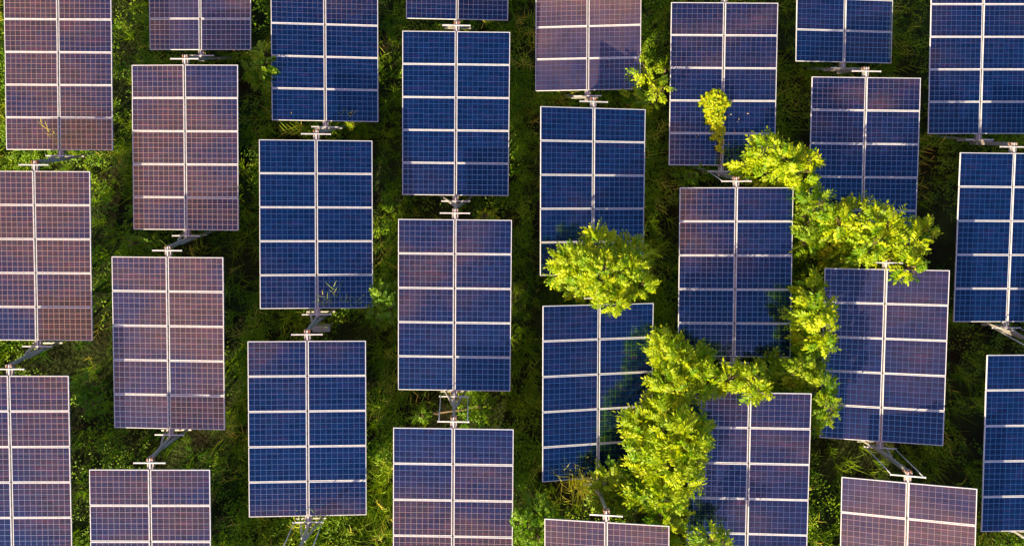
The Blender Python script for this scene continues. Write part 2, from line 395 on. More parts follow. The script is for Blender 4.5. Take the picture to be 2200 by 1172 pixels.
mb.add([(-w, -h, -0.0045), (w, -h, -0.0045), (w, h, -0.0045), (-w, h, -0.0045)], [(0, 1, 2, 3)])
me_glass = mb.mesh('glass', M_cells)
uvl = me_glass.uv_layers.new(name='UVMap')
for li, (a, b) in enumerate([(0, 0), (2*w, 0), (2*w, 2*h), (0, 2*h)]): uvl.data[li].uv = (a, b)
mb = MB(); mb.add([(-w, -h, -0.012), (w, -h, -0.012), (w, h, -0.012), (-w, h, -0.012)], [(3, 2, 1, 0)]); me_back = mb.mesh('backsheet', M_frame)
mb = MB(); mb.bar((0, 2.78, -0.125), (0, -2.78, -0.125), 0.115, 0.13)
me_tube = mb.mesh('torque_tube', M_galv)
mb = MB(); mb.bar((0, -0.145, 0), (0, 0.145, 0), 0.034, 0.034); me_rod = mb.mesh('centre_rod', M_white)
mb = MB(); mb.bar((-0.43, 0, 0), (0.43, 0, 0), 0.034, 0.034); mb.box((-0.43, 0, 0), (0.02, 0.045, 0.045)); mb.box((0.43, 0, 0), (0.02, 0.045, 0.045)); me_cross = mb.mesh('crossbar', M_white)
mb = MB(); mb.bar((-1.45, 0, -0.052), (1.45, 0, -0.052), 0.045, 0.03); me_purlin = mb.mesh('purlin', M_rail)
mb = MB()
for s in (-1, 1): mb.box((s*0.075, 0, -0.02), (0.03, 0.16, 0.10))
mb.box((0, 0.0, -0.072), (0.12, 0.14, 0.012)); me_brk = mb.mesh('saddle', M_galv)

PIV = {}
# warm light each table shows, put into its glass colour
WARM_LIGHT = {'A1': .012, 'A2': .012, 'A3': .012, 'B0': .03, 'B1': .012, 'B2': .03, 'B3': .012, 'D2': .006, 'D3': .012, 'E1': .09, 'E4': .05, 'F1': .006, 'F2': .004, 'F3': .012, 'G2': .025, 'G3': .07}
def frame_axes(yaw, pit, roll):
    v = np.array([math.sin(yaw)*math.cos(pit), -math.cos(yaw)*math.cos(pit), math.sin(pit)])
    u = np.array([math.cos(yaw), math.sin(yaw), 0.0])
    n = np.cross(v, u); n = n if n[2] > 0 else -n
    return u*math.cos(roll)+n*math.sin(roll), v, n*math.cos(roll)-u*math.sin(roll)

def child(name, me, parent, loc=(0, 0, 0)):
    o = bpy.data.objects.new(name, me); o.location = loc; return link(o, parent)
def make_table():
    t = empty('solar_tracker_table', (0, 0, 0), 'solar table', 'solar panel', 'solar tables set out in lines across the hillside')
    for i in (-1, 1):
        for j in range(5):
            mo = bpy.data.objects.new('solar_module', me_frame); mo.location = (i*0.844, (2-j)*1.01, 0); link(mo, t)
            child('glass', me_glass, mo); child('backsheet', me_back, mo)
    child('torque_tube', me_tube, t); 
    for y in (2.675, -2.675): child('centre_rod', me_rod, t, (0, y, -0.035))
    for y in (2.70, -2.70): child('crossbar', me_cross, t, (0, y, -0.016))
    for j in range(4): child('purlin', me_purlin, t, (0, 1.515-j*1.01, 0.0))
    for y in (2.60, -2.60): child('saddle', me_brk, t, (0, y, -0.08))
    return t
def copy_tree(o, parent=None):
    c = o.copy(); scene.collection.objects.link(c)
    if parent is not None: c.parent = parent
    for ch in list(o.children): copy_tree(ch, c)
    return c
proto = None; TM = {}
for (k, x, y, z, yaw, pit, roll) in TAB:
    if proto is None: t = proto = make_table()
    else: t = copy_tree(proto)
    u, v, n = frame_axes(yaw, pit, roll)
    M = Matrix(((u[0], -v[0], n[0], x), (u[1], -v[1], n[1], y), (u[2], -v[2], n[2], z+ZOFF), (0, 0, 0, 1)))
    t.matrix_world = M; t['label'] = LAB[k]; TM[k] = M
    PIV[k] = (M @ Vector((0, 2.80, -0.11)), M @ Vector((0, -2.80, -0.11)))   # upper (image top), lower
    for ch in t.children_recursive:
        if ch.name.startswith('glass'): ch['warm_light'] = WARM_LIGHT.get(k, 0.0)*random.uniform(0.8, 1.2)
    # small pose differences of single modules
    for ch in t.children:
        if ch.name.startswith('solar_module'):
            ch.rotation_euler = (random.gauss(0, R_(0.28)), random.gauss(0, R_(0.28)), random.gauss(0, R_(0.06)))
bpy.context.view_layer.update()

# ------------------------------------------------------------------ mounts between the tables
MOUNTS = [('A1', 'A2', 0, 'left', 'galvanised mount between the two leftmost tables near the top left'),
('A2', 'A3', 0, '', 'galvanised mount near the left edge with a long brace, above the lower left table'),
('B0', 'B1', 0, '', 'galvanised mount between the half blue table at the top edge and the warm mauve one'),
('B1', 'B2', 0, 'cable', 'galvanised mount with an orange cable between the two tall mauve tables'),
('B2', 'B3', 0, '', 'galvanised mount leaning down left below the shaded mauve table'),
('C1', 'C2', 0, '', 'galvanised mount between the two blue tables third from the left at the top'),
('C2', 'C3', 0, '', 'galvanised mount standing beside the white cabinet in the grass'),
('C3', None, 1, '', 'galvanised mount at the bottom edge with two slanted link rods, third line from the left'),
('D0', 'D1', 0, '', 'galvanised mount at the top middle of the photo'),
('D1', 'D2', 0, '', 'galvanised mount between the blue and the purple table in the middle'),
('D2', 'D3', 1, 'cable', 'mount with a square of link rods below the purple middle table'),
('E1', 'E2', 0, '', 'galvanised mount below the warm reddish table at the top'),
('E2', 'E3', 0, '', 'galvanised mount hidden under the round yellow green tree'),
('E3', 'E4', 0, '', 'galvanised mount beside the dry yellow grass at the bottom'),
(None, 'F1', 0, '', 'end of a mount at the top edge above the table with the vine'),
('F1', 'F2', 1, '', 'rusty mount with a slanted rod frame below the table with the vine'),
('F2', 'F3', 1, '', 'mount partly covered by the bright branch in the lower right'),
('G0', 'G1', 0, '', 'galvanised mount in the upper right below the deep blue table at the top edge'),
('G1', 'G2', 0, '', 'mount hidden under the bright branches in the right'),
('G2', 'G3', 1, '', 'mount with long slanted link rods in the bottom right'),
('H0', 'H1', 0, '', 'galvanised mount near the right edge in the upper right'),
('H1', 'H2', 1, '', 'mount with link rods at the right edge below the blue table at middle height'),
('H2', None, 0, '', 'end of a mount in the bottom right corner')]
for (a, b, links_, extra, lab) in MOUNTS:
    lo = PIV[a][1] if a else PIV[b][0]+Vector((0.03, 0.10, -1.55))
    hi = PIV[b][0] if b else PIV[a][1]+Vector((-0.03, -0.12, 1.55))
    base = Vector((lo.x, lo.y, float(ground(lo.x, lo.y))))
    t = empty('tracker_mount', base, lab, 'panel mount', 'steel mounts between the solar tables')
    iv = lambda p: Vector(p)-base
    lo_, hi_ = iv(lo), iv(hi)
    d = (hi_-lo_).normalized()
    mb = MB(); mb.bar(lo_-d*0.35, hi_+d*0.02, 0.072, 0.10, (0, 1, 0)); mb.build('beam', M_galv, t, bevel=0.006)
    for p, mtl in ((lo_, M_galv), (hi_, M_rust)):
        mb = MB()
        mb.box(p+Vector((0, 0, -0.01)), (0.17, 0.030, 0.16)); 
        mb.box(p+Vector((-0.065, 0.0, 0.01)), (0.028, 0.085, 0.17)); mb.box(p+Vector((0.065, 0.0, 0.01)), (0.028, 0.085, 0.17))
        mb.tube([p+Vector((0, -0.05, 0.02)), p+Vector((0, 0.05, 0.02))], 0.045, 10)
        for s in (-1, 1): mb.tube([p+Vector((s*0.065, 0, 0.09)), p+Vector((s*0.065, 0, 0.125))], 0.016, 6)
        mb.build('clamp', mtl, t)
    mid = lo_*0.55+hi_*0.45
    for s in (-1, 1):
        fx, fy = mid.x+s*0.62, mid.y+0.10
        fz = float(ground(fx+base.x, fy+base.y))-base.z-0.2
        mb = MB(); mb.bar(mid+Vector((s*0.03, 0.05 if s < 0 else -0.03, 0)), (fx, fy, fz), 0.05, 0.075, (0, 1, 0)); mb.build('leg', M_galv, t, bevel=0.004)
    q = 0.55; zz = mid.z*(1-q)
    mb = MB(); mb.bar((mid.x-0.62*q-.1, mid.y+0.02, zz), (mid.x+0.62*q+.1, mid.y+0.02, zz), 0.035, 0.045, (0, 1, 0)); mb.build('brace', M_galv, t)
    if links_:
        for s in (-1, 1):
            if a: p0 = TM[a] @ Vector((s*0.40, -2.70, -0.016))
            if b: p1 = TM[b] @ Vector((s*0.40, 2.70, -0.016))
            if not b: p1 = p0+Vector((0, 0.03, 1.5))
            mb = MB(); mb.tube([iv(p0)+Vector((0, 0, -.02)), iv(p1)+Vector((0, 0, -.03))], 0.014, 8); mb.build('link_rod', M_white, t, smooth=True)
    if extra == 'cable':
        mb = MB(); s = lo_+Vector((0.13, 0.30, 0.05))
        mb.tube([s, s+Vector((0.04, -0.12, 0.02)), s+Vector((0.05, -0.26, -0.05)), s+Vector((0.02, -0.36, -0.25)), s+Vector((-0.06, -0.40, -0.7))], 0.011, 6); mb.build('cable', M_cable, t, smooth=True)

# ------------------------------------------------------------------ plants: numpy builders
def frames(n, dirs, rollv):
    """orthonormal frames with the y axis along dirs"""
    y = dirs/np.linalg.norm(dirs, axis=1, keepdims=True)
    up = np.tile(np.array([0, 0, 1.0]), (n, 1)); bad = np.abs(y[:, 2]) > 0.97; up[bad] = (1, 0, 0)
    x = np.cross(y, up); x /= np.linalg.norm(x, axis=1, keepdims=True); z = np.cross(x, y)
    c, s = np.cos(rollv)[:, None], np.sin(rollv)[:, None]
    return x*c+z*s, y, z*c-x*s

class Leaves:
    """many small folded leaves in one mesh"""
    def __init__(s): s.V = []; s.F = []; s.T = []; s.n = 0
    def add(s, pos, dirs, rolls, length, width, tint, droop=0.18, fold=0.22):
        n = len(pos); X, Y, Z = frames(n, dirs, rolls)
        # local outline: base, lower pair, upper pair, tip and two midrib points -> 4 quads
        P = np.array([(0, 0, 0), (-.5, .30, fold*.5), (0, .36, 0.02), (.5, .30, fold*.5), (-.40, .66, fold*.4-droop*.35), (0, .70, -droop*.3), (.40, .66, fold*.4-droop*.35), (0, 1, -droop)])
        length = np.broadcast_to(length, (n,)); width = np.broadcast_to(width, (n,))
        W = P[None, :, 0:1]*(width[:, None, None]*X[:, None, :])+P[None, :, 1:2]*(length[:, None, None]*Y[:, None, :])+P[None, :, 2:3]*(np.minimum(length, width*2)[:, None, None]*Z[:, None, :])
        W = W+pos[:, None, :]
        base = s.n+np.arange(n)[:, None]*8
        q = np.array([(0, 2, 1, 1), (0, 3, 2, 2), (1, 2, 5, 4), (2, 3, 6, 5), (4, 5, 7, 7), (5, 6, 7, 7)])
        tri = np.array([(0, 2, 1), (0, 3, 2), (1, 2, 5), (1, 5, 4), (2, 3, 6), (2, 6, 5), (4, 5, 7), (5, 6, 7)])
        s.V.append(W.reshape(-1, 3)); s.F.append((base[:, :, None]+tri[None]).reshape(-1, 3)); s.T.append(np.repeat(np.broadcast_to(tint, (n,)), 8)); s.n += n*8
    def mesh(s, name, mat):
        return mesh_np(name, np.concatenate(s.V), np.concatenate(s.F), mat, attr={'tint': np.concatenate(s.T)})

class Blades:
    def __init__(s): s.V = []; s.F = []; s.T = []; s.n = 0
    def add(s, pos, az, lean, length, width, curl, tint, seg=4):
        """arching strips; lean = start angle from vertical, curl = added angle along the blade"""
        n = len(pos); d = np.stack([np.cos(az), np.sin(az), 0*az], 1); side = np.stack([-np.sin(az), np.cos(az), 0*az], 1)
        tw = rng.uniform(-0.9, 0.9, n)[:, None]; 
        p = pos.copy(); rows = []
        for k in range(seg+1):
            t = k/seg; a = lean+curl*t
            w = width*(1-t)**0.7 if k < seg else width*0.03
            if k == 0: w = width*0.6
            nrm = np.stack([-np.cos(a)*np.cos(az), -np.cos(a)*np.sin(az), np.sin(a)], 1)
            sd = side*np.cos(tw*t)+nrm*np.sin(tw*t)
            rows.append(np.stack([p-sd*(w/2)[:, None], p+sd*(w/2)[:, None]], 1))
            p = p+(d*np.sin(a)[:, None]+np.array([0, 0, 1.0])*np.cos(a)[:, None])*(length/seg)[:, None]
        W = np.stack(rows, 1)                      # n, seg+1, 2, 3
        m = (seg+1)*2; base = s.n+np.arange(n)[:, None, None]*m
        q = np.array([(2*k, 2*k+1, 2*k+3, 2*k+2) for k in range(seg)])
        s.V.append(W.reshape(-1, 3)); s.F.append((base+q[None]).reshape(-1, 4)); s.T.append(np.repeat(tint, m)); s.n += n*m
    def mesh(s, name, mat):
        return mesh_np(name, np.concatenate(s.V), np.concatenate(s.F), mat, smooth=True, attr={'tint': np.concatenate(s.T)})

def vnoise(x, y, sc, seed):
    """smooth value noise 0..1"""
    r = np.random.default_rng(seed); g = r.random((64, 64))
    x = np.asarray(x)/sc+31.7; y = np.asarray(y)/sc+17.3
    i = np.floor(x).astype(int); j = np.floor(y).astype(int); fx = x-i; fy = y-j
    fx = fx*fx*(3-2*fx); fy = fy*fy*(3-2*fy)
    a = g[i % 64, j % 64]; b = g[(i+1) % 64, j % 64]; c = g[i % 64, (j+1) % 64]; d = g[(i+1) % 64, (j+1) % 64]
    return (a*(1-fx)+b*fx)*(1-fy)+(c*(1-fx)+d*fx)*fy

# keep-out heights: how high something may stand under the tables
TINV = {k: np.array(m.inverted()) for k, m in TM.items()}; TMN = {k: np.array(m) for k, m in TM.items()}
def clearance(x, y):
    """height of the table plane above a ground point, large where there is none"""
    out = np.full(len(x), 9.0); g = ground(x, y)
    for k, M in TMN.items():
        n = M[:3, 2]; c = M[:3, 3]
        z = c[2]-(n[0]*(x-c[0])+n[1]*(y-c[1]))/n[2]
        P = np.stack([x, y, z, np.ones_like(x)]); q = TINV[k] @ P
        ins = (np.abs(q[0]) < 1.72) & (np.abs(q[1]) < 2.6)
        out = np.where(ins, z-g-0.15, out)
    return out

X0, X1, Y0, Y1 = -21.5, 21.5, -19.5, 12.0
def scatter(n, seed):
    r = np.random.default_rng(seed); x = r.uniform(X0, X1, n); y = r.uniform(Y0, Y1, n)
    return r, x, y

# --- grass tussocks
B = Blades()
r, x, y = scatter(29000, 3)
keep = (vnoise(x, y, 1.7, 5) > 0.30) | (r.random(len(x)) < 0.35)
x, y = x[keep], y[keep]; cl = clearance(x, y); under = cl < 5
keep = ~under | (r.random(len(x)) < 0.30); x, y, cl = x[keep], y[keep], cl[keep]
nb = 15; n = len(x)
ht = np.minimum(r.uniform(0.35, 0.95, n)*(0.7+0.6*vnoise(x, y, 3.1, 8)), cl*0.8)
tt = np.clip(vnoise(x, y, 2.2, 9)*0.6+r.uniform(-0.2, 0.3, n), 0, 1)
az0 = r.uniform(0, 2*np.pi, n)
X_ = np.repeat(x, nb)+r.normal(0, 0.05, n*nb); Y_ = np.repeat(y, nb)+r.normal(0, 0.05, n*nb)
ln = np.repeat(ht, nb)*r.uniform(0.55, 1.15, n*nb)
B.add(np.stack([X_, Y_, ground_rough(X_, Y_)-0.02], 1), np.repeat(az0, nb)+r.normal(0, 1.3, n*nb), r.uniform(0.05, 0.6, n*nb), ln,
      r.uniform(0.010, 0.022, n*nb), r.uniform(0.2, 1.4, n*nb), np.clip(np.repeat(tt, nb)+r.uniform(-.25, .25, n*nb), 0, 1))
o = link(bpy.data.objects.new('grass', B.mesh('grass', M_grass))); tag(o, 'dense uncut grass between and below the solar tables', 'grass', kind='stuff')

# --- reed-like stalks with narrow leaves
B = Blades(); r, x, y = scatter(12500, 21)
cl = clearance(x, y); keep = (vnoise(x, y, 2.4, 12) > 0.45) & ((cl > 5) | (r.random(len(x)) < 0.15)); x, y, cl = x[keep], y[keep], cl[keep]; n = len(x)
H = np.minimum(r.uniform(0.7, 1.45, n), cl*0.8); az = r.uniform(0, 6.283, n); lean = r.uniform(0.15, 0.7, n); curl = r.uniform(0.2, 0.8, n)
base = np.stack([x, y, ground_rough(x, y)], 1); tint = np.clip(r.normal(0.60, 0.26, n), 0, 1)
B.add(base, az, lean, H, np.full(n, 0.012), curl, tint)
for k in range(8):
    t = 0.3+0.7*k/8; seg = 6; p = base.copy()
    for q in range(seg):
        a = lean+curl*(t*(q+.5)/seg); p = p+(np.stack([np.cos(az)*np.sin(a), np.sin(az)*np.sin(a), np.cos(a)], 1))*(H*t/seg)[:, None]
    B.add(p, az+(1 if k % 2 else -1)*r.uniform(0.5, 1.1, n), lean+curl*t+r.uniform(-.2, .3, n), H*r.uniform(0.2, 0.36, n), r.uniform(0.016, 0.030, n), r.uniform(0.3, 1.0, n), np.clip(tint+r.uniform(-.2, .3, n), 0, 1), seg=3)
o = link(bpy.data.objects.new('tall_grass', B.mesh('tall_grass', M_grass))); tag(o, 'tall stalked grass with narrow leaves between the solar tables', 'grass', kind='stuff')

# --- broad-leaved weeds
Lv = Leaves(); r, x, y = scatter(27000, 33)
cl = clearance(x, y); keep = (vnoise(x, y, 1.9, 14) > 0.36) & ((cl > 5) | (r.random(len(x)) < 0.25)); x, y, cl = x[keep], y[keep], cl[keep]; n = len(x); m = 26
H = np.minimum(r.uniform(0.35, 1.05, n), cl*0.8); rad = r.uniform(0.10, 0.24, n)
a = r.uniform(0, 6.283, n*m); rr = np.sqrt(r.random(n*m))*np.repeat(rad, m); hh = np.repeat(H, m)*(1-0.5*(rr/np.repeat(rad, m))**2)*r.uniform(0.45, 1.0, n*m)
X_ = np.repeat(x, m)+rr*np.cos(a); Y_ = np.repeat(y, m)+rr*np.sin(a)
Lv.add(np.stack([X_, Y_, ground_rough(X_, Y_)+hh], 1), np.stack([np.cos(a), np.sin(a), r.uniform(-.5, .5, n*m)], 1), r.uniform(-.5, .5, n*m), r.uniform(0.045, 0.085, n*m)*np.repeat(r.uniform(.7, 1.3, n), m), r.uniform(0.025, 0.05, n*m), np.clip(np.repeat(r.random(n), m)*.7+r.uniform(-.1, .3, n*m), 0, 1))
o = link(bpy.data.objects.new('undergrowth', Lv.mesh('undergrowth', M_weed))); tag(o, 'low broad leaved weeds among the grass', 'weeds', kind='stuff')

# ------------------------------------------------------------------ trees with feathered leaves
def compound(Lv, pos, dirs, r, size, npair=6, lw=0.42):
    """feathered leaves: a drooping rachis with opposite leaflets"""
    n = len(pos); d = dirs/np.linalg.norm(dirs, axis=1, keepdims=True)
    ln = size*r.uniform(0.75, 1.25, n); side = np.cross(d, np.array([0, 0, 1.0])); side /= np.maximum(np.linalg.norm(side, axis=1, keepdims=True), 1e-3)
    roll = r.normal(0, 0.7, n)
    nrm = np.cross(side, d); side = side*np.cos(roll)[:, None]+nrm*np.sin(roll)[:, None]
    tint = np.clip(r.beta(2, 2, n), 0, 1)
    mids = []
    for k in range(npair+1):
        t = (k+0.6)/(npair+0.6)
        p = pos+d*(ln*t)[:, None]+np.array([0, 0, -1.0])*(ln*0.33*t*t)[:, None]
        mids.append(p)
        dd = d+np.array([0, 0, -0.55])*t
        sz = ln*0.44*(1-0.45*abs(t-0.55))
        if k == npair:
            Lv.add(p, dd, roll+r.normal(0, .2, n), sz, sz*lw, np.clip(tint+r.uniform(-.1, .2, n), 0, 1)); continue
        for s in (-1, 1):
            v = side*s*1.0+dd*0.55+np.array([0, 0, -1])*r.uniform(0.0, 0.45, n)[:, None]+r.normal(0, .13, (n, 3))
            Lv.add(p, v, roll*s+r.normal(0, .3, n), sz*r.uniform(.85, 1.1, n), sz*lw*r.uniform(.85, 1.1, n), np.clip(tint+r.uniform(-.12, .12, n), 0, 1))
    return mids

def tree(name, label, cat, foot, blobs, mat, size=0.42, dens=1.0, seed=1, group=None, lw=0.46, npair=5, trunk_r=0.06):
    """blobs: (px, py, height above ground, radius x, radius y, radius z)"""
    r = np.random.default_rng(seed)
    f = at(*foot, 0.0); f.z = float(ground(f.x, f.y))
    t = empty(name, f, label, cat, group)
    Lv = Leaves(); F0 = np.array(f); mb = MB()
    cs = []
    for (px, py, h, rx, ry, rz) in blobs:
        c = np.array(at(px, py, h)); cs.append(c)
        size_ = size*0.80; n = max(5, int(dens*160*(rx*ry*1.0+0.08)))
        u = r.normal(size=(n, 3)); u /= np.linalg.norm(u, axis=1, keepdims=True); u[:, 2] = np.abs(u[:, 2])*1.1-0.35
        rad = r.uniform(0.3, 1.0, n)**0.6*np.where(r.random(n) < 0.12, 1.15, 1.0)
        wob = 1+0.30*np.sin(3*np.arctan2(u[:, 1], u[:, 0])+r.uniform(0, 6))*r.uniform(0.3, 1)
        p = c+u*rad[:, None]*wob[:, None]*np.array([rx, ry, rz])*np.array([.8, .8, 1])
        d = u*np.array([1, 1, 0.35])+r.normal(0, .45, (n, 3))+np.array([0, 0, 0.10]); d[:, 2] *= 0.6
        mids = compound(Lv, p-F0, d, r, size_, npair, lw)
    # trunk and limbs
    cen = np.mean(cs, axis=0)
    top = Vector(F0*0.35+cen*0.65)-f; top.x *= .6; top.y *= .6
    mb.tube([(0, 0, -0.2), (top.x*.3+.03, top.y*.3, top.z*.35), (top.x*.6-.03, top.y*.6+.03, top.z*.7), tuple(top)], [trunk_r, trunk_r*.8, trunk_r*.65, trunk_r*.5], 8)
    k = 0
    for c, bl in zip(cs, blobs):
        e = Vector(c)-f; s = top*(0.55+0.4*r.random()); m = (s+e)/2+Vector((r.normal(0, .1), r.normal(0, .1), -0.05))
        mb.tube([s, m, e], [trunk_r*.5, trunk_r*.32, trunk_r*.18], 6)
        for q in range(7):
            a = r.uniform(0, 6.283); e2 = e+Vector((math.cos(a)*bl[3]*.75, math.sin(a)*bl[4]*.75, r.uniform(-.1, .7)*bl[5]))
            mb.tube([m*0.4+e*0.6, (e+e2)/2+Vector((0, 0, .05)), e2], [trunk_r*.22, trunk_r*.14, trunk_r*.07], 5)
    mb.build('trunk', M_bark, t, smooth=True)
    c = bpy.data.objects.new('crown', Lv.mesh('crown', mat)); link(c, t)
    return t

TG = 'young trees growing up between the solar tables'
tree('tree', 'round yellow green tree standing alone over a table end in the centre', 'tree', (1285, 600),
     [(1300, 590, 3.5, .85, .78, .5), (1235, 570, 3.1, .60, .60, .45), (1208, 562, 2.9, .36, .32, .35), (1360, 545, 3.1, .55, .45, .45), (1290, 525, 3.2, .55, .42, .45), (1370, 610, 3.0, .42, .36, .4),
      (1315, 645, 3.3, .45, .42, .4), (1245, 615, 3.0, .5, .38, .4), (1345, 575, 3.5, .5, .5, .45), (1205, 590, 2.7, .3, .3, .3)], M_tree, 0.34, 1.75, 101, TG, lw=.50)
tree('tree', 'slender tree at the lower right corner of the table with the vine', 'tree', (1660, 350),
     [(1645, 325, 3.3, .45, .40, .35), (1690, 345, 3.4, .50, .45, .4), (1605, 360, 2.7, .32, .28, .3), (1720, 375, 3.1, .45, .4, .4), (1655, 375, 2.7, .5, .3, .3), (1740, 345, 3.1, .22, .25, .3)], M_tree, 0.42, 1.1, 102, TG)
tree('tree', 'dim narrow tree squeezed in the gap right of the whole purple blue table', 'tree', (1735, 460),
     [(1735, 415, 2.8, .35, .35, .4), (1755, 440, 3.2, .32, .3, .3), (1725, 480, 2.5, .3, .45, .4), (1735, 520, 2.5, .35, .35, .35), (1750, 500, 2.0, .4, .4, .4)], M_treed, 0.42, 1.0, 103, TG)
tree('tree', 'wide bright tree covering the lower end of the upper right table', 'tree', (1870, 560),
     [(1890, 485, 3.4, .60, .60, .45), (1875, 530, 3.3, .50, .50, .4), (1950, 525, 3.1, .50, .50, .4), (1800, 480, 2.9, .55, .35, .35), (1830, 510, 2.6, .5, .35, .35), (1985, 500, 2.8, .28, .3, .3), (1955, 575, 3.2, .22, .35, .3),
      (1840, 455, 2.6, .40, .25, .3), (1800, 545, 1.9, .55, .35, .35), (1850, 570, 2.5, .45, .25, .3), (1770, 490, 2.3, .3, .35, .3)], M_tree, 0.44, 1.15, 104, TG)
tree('tree', 'small bright tree touching the left side of the steeply tipped table', 'tree', (1740, 690),
     [(1750, 665, 3.3, .45, .45, .4), (1775, 705, 3.5, .33, .40, .35), (1720, 675, 2.8, .28, .35, .3), (1765, 735, 3.2, .30, .20, .25), (1740, 620, 2.3, .35, .35, .4), (1730, 735, 2.1, .35, .35, .4)], M_tree, 0.42, 1.05, 105, TG)
tree('tree', 'deep green tree above the upper right corner of the big tree table', 'tree', (1735, 820),
     [(1720, 800, 2.8, .50, .40, .4), (1760, 830, 2.9, .42, .45, .4), (1775, 880, 2.8, .30, .42, .35), (1680, 815, 2.3, .42, .35, .35), (1650, 785, 1.9, .35, .25, .3), (1740, 770, 2.2, .4, .25, .3), (1745, 900, 2.1, .25, .4, .35)], M_treed, 0.42, 1.15, 106, TG)
tree('tree', 'bright tree filling the gap above the big tree, left of the bottom right tables', 'tree', (1450, 800),
     [(1440, 760, 3.1, .50, .45, .4), (1470, 790, 3.3, .50, .45, .4), (1420, 820, 2.9, .35, .40, .35), (1495, 765, 2.9, .35, .25, .3), (1455, 835, 3.4, .45, .35, .35), (1430, 735, 2.6, .28, .25, .3)], M_tree, 0.42, 1.15, 107, TG)
tree('tree', 'bright arching branch tree over the top edge of the lower right table', 'tree', (1570, 825),
     [(1520, 815, 3.6, .48, .32, .35), (1565, 810, 3.7, .40, .28, .3), (1610, 815, 3.6, .38, .30, .3), (1500, 840, 3.5, .28, .25, .25), (1628, 840, 3.6, .18, .22, .22)], M_tree, 0.40, 1.2, 108, TG)
tree('tree', 'largest yellow green tree leaning over two tables in the lower right', 'tree', (1430, 960),
     [(1455, 935, 3.7, .60, .55, .5), (1480, 970, 3.7, .50, .55, .45), (1440, 1000, 3.5, .60, .55, .45), (1385, 985, 2.8, .35, .60, .45), (1390, 900, 2.6, .40, .35, .4), (1360, 905, 2.6, .25, .22, .3), (1470, 1030, 3.4, .42, .35, .4), (1430, 885, 2.9, .5, .3, .4),
      (1375, 940, 2.6, .25, .40, .4), (1500, 935, 3.5, .25, .3, .3), (1410, 1035, 2.7, .45, .25, .3)], M_tree, 0.42, 1.35, 109, TG)
tree('tree', 'low bright tree at the bottom edge beneath the largest tree', 'tree', (1420, 1090),
     [(1400, 1075, 3.1, .45, .30, .35), (1440, 1075, 3.3, .42, .32, .35), (1370, 1065, 2.9, .30, .25, .3), (1420, 1110, 3.1, .45, .3, .3), (1460, 1105, 2.9, .25, .3, .3), (1455, 1145, 2.5, .25, .4, .3)], M_tree, 0.40, 1.15, 110, TG)
tree('tree', 'dark green broad leaved tree right of the dry yellow grass', 'tree', (1330, 1060),
     [(1310, 1030, 2.2, .42, .32, .35), (1345, 1045, 2.1, .40, .38, .35), (1370, 1020, 1.9, .30, .30, .3), (1325, 1080, 1.7, .35, .32, .3), (1290, 1070, 1.4, .2, .25, .3)], M_treed, 0.40, 1.0, 111, TG, lw=.55)
SG = 'leafy shrubs between the solar tables'
tree('shrub', 'light green shrub at the left side of the blue table at the top', 'shrub', (565, 150),
     [(570, 140, 2.3, .22, .30, .3), (560, 170, 2.0, .25, .35, .3), (570, 115, 2.0, .20, .25, .25), (545, 155, 1.7, .25, .25, .25)], M_treed, 0.34, 1.3, 120, SG, lw=.6)
tree('shrub', 'bright shrub right below the warm reddish table at the top', 'shrub', (1400, 190),
     [(1385, 150, 2.7, .25, .30, .3), (1410, 190, 2.7, .30, .35, .35), (1395, 215, 2.3, .35, .22, .3), (1370, 210, 2.0, .30, .20, .25), (1430, 160, 2.2, .15, .3, .3)], M_tree, 0.36, 0.55, 121, SG)
tree('shrub', 'round leaved green shrub left of the purple table in the middle', 'shrub', (830, 660),
     [(825, 640, 1.9, .32, .35, .35), (840, 665, 1.9, .28, .35, .3), (810, 680, 1.5, .25, .25, .25), (848, 630, 1.6, .2, .3, .3)], M_bush, 0.30, 1.5, 122, SG, lw=.75, npair=3)
tree('shrub', 'yellow tipped shrub left of the brownish table at the bottom edge', 'shrub', (1150, 1110),
     [(1150, 1090, 2.2, .38, .32, .3), (1125, 1125, 2.3, .35, .35, .3), (1180, 1120, 2.2, .30, .32, .3), (1150, 1155, 2.2, .35, .25, .3)], M_bush, 0.30, 1.2, 123, SG, lw=.5)
tree('shrub', 'small bright shrub growing over the bottom edge of the lower right table', 'shrub', (1530, 1165),
     [(1525, 1158, 3.0, .30, .20, .25), (1550, 1165, 2.8, .2, .2, .25), (1505, 1168, 2.7, .2, .2, .25)], M_treed, 0.34, 1.2, 124, SG)
tree('shrub', 'small shrub under the left side of the table with the vine', 'shrub', (1495, 380),
     [(1500, 372, 1.3, .30, .22, .25), (1475, 378, 1.2, .25, .2, .25)], M_bush, 0.28, 1.2, 125, SG)
tree('shrub', 'yellow tipped shrub in the dark gap left of the round tree', 'shrub', (1045, 462),
     [(1045, 462, 2.1, .35, .10, .2)], M_vine, 0.2, 1.2, 126, SG, npair=4)
tree('shrub', 'green shrub in the gap below the left tables', 'shrub', (190, 850),
     [(185, 835, 1.1, .35, .40, .3), (200, 870, 1.1, .35, .35, .3)], M_bush, 0.28, 1.2, 127, SG)
tree('shrub', 'low green shrub left of the mount with the orange cable', 'shrub', (290, 522),
     [(290, 520, 1.0, .40, .22, .25), (320, 515, 1.1, .3, .2, .25)], M_bush, 0.24, 1.3, 128, SG, npair=4)
tree('shrub', 'small green shrub inside the square of link rods', 'shrub', (925, 885),
     [(905, 890, 0.9, .25, .2, .2), (1040, 870, 0.9, .35, .25, .25)], M_bush, 0.26, 1.2, 129, SG, npair=4)

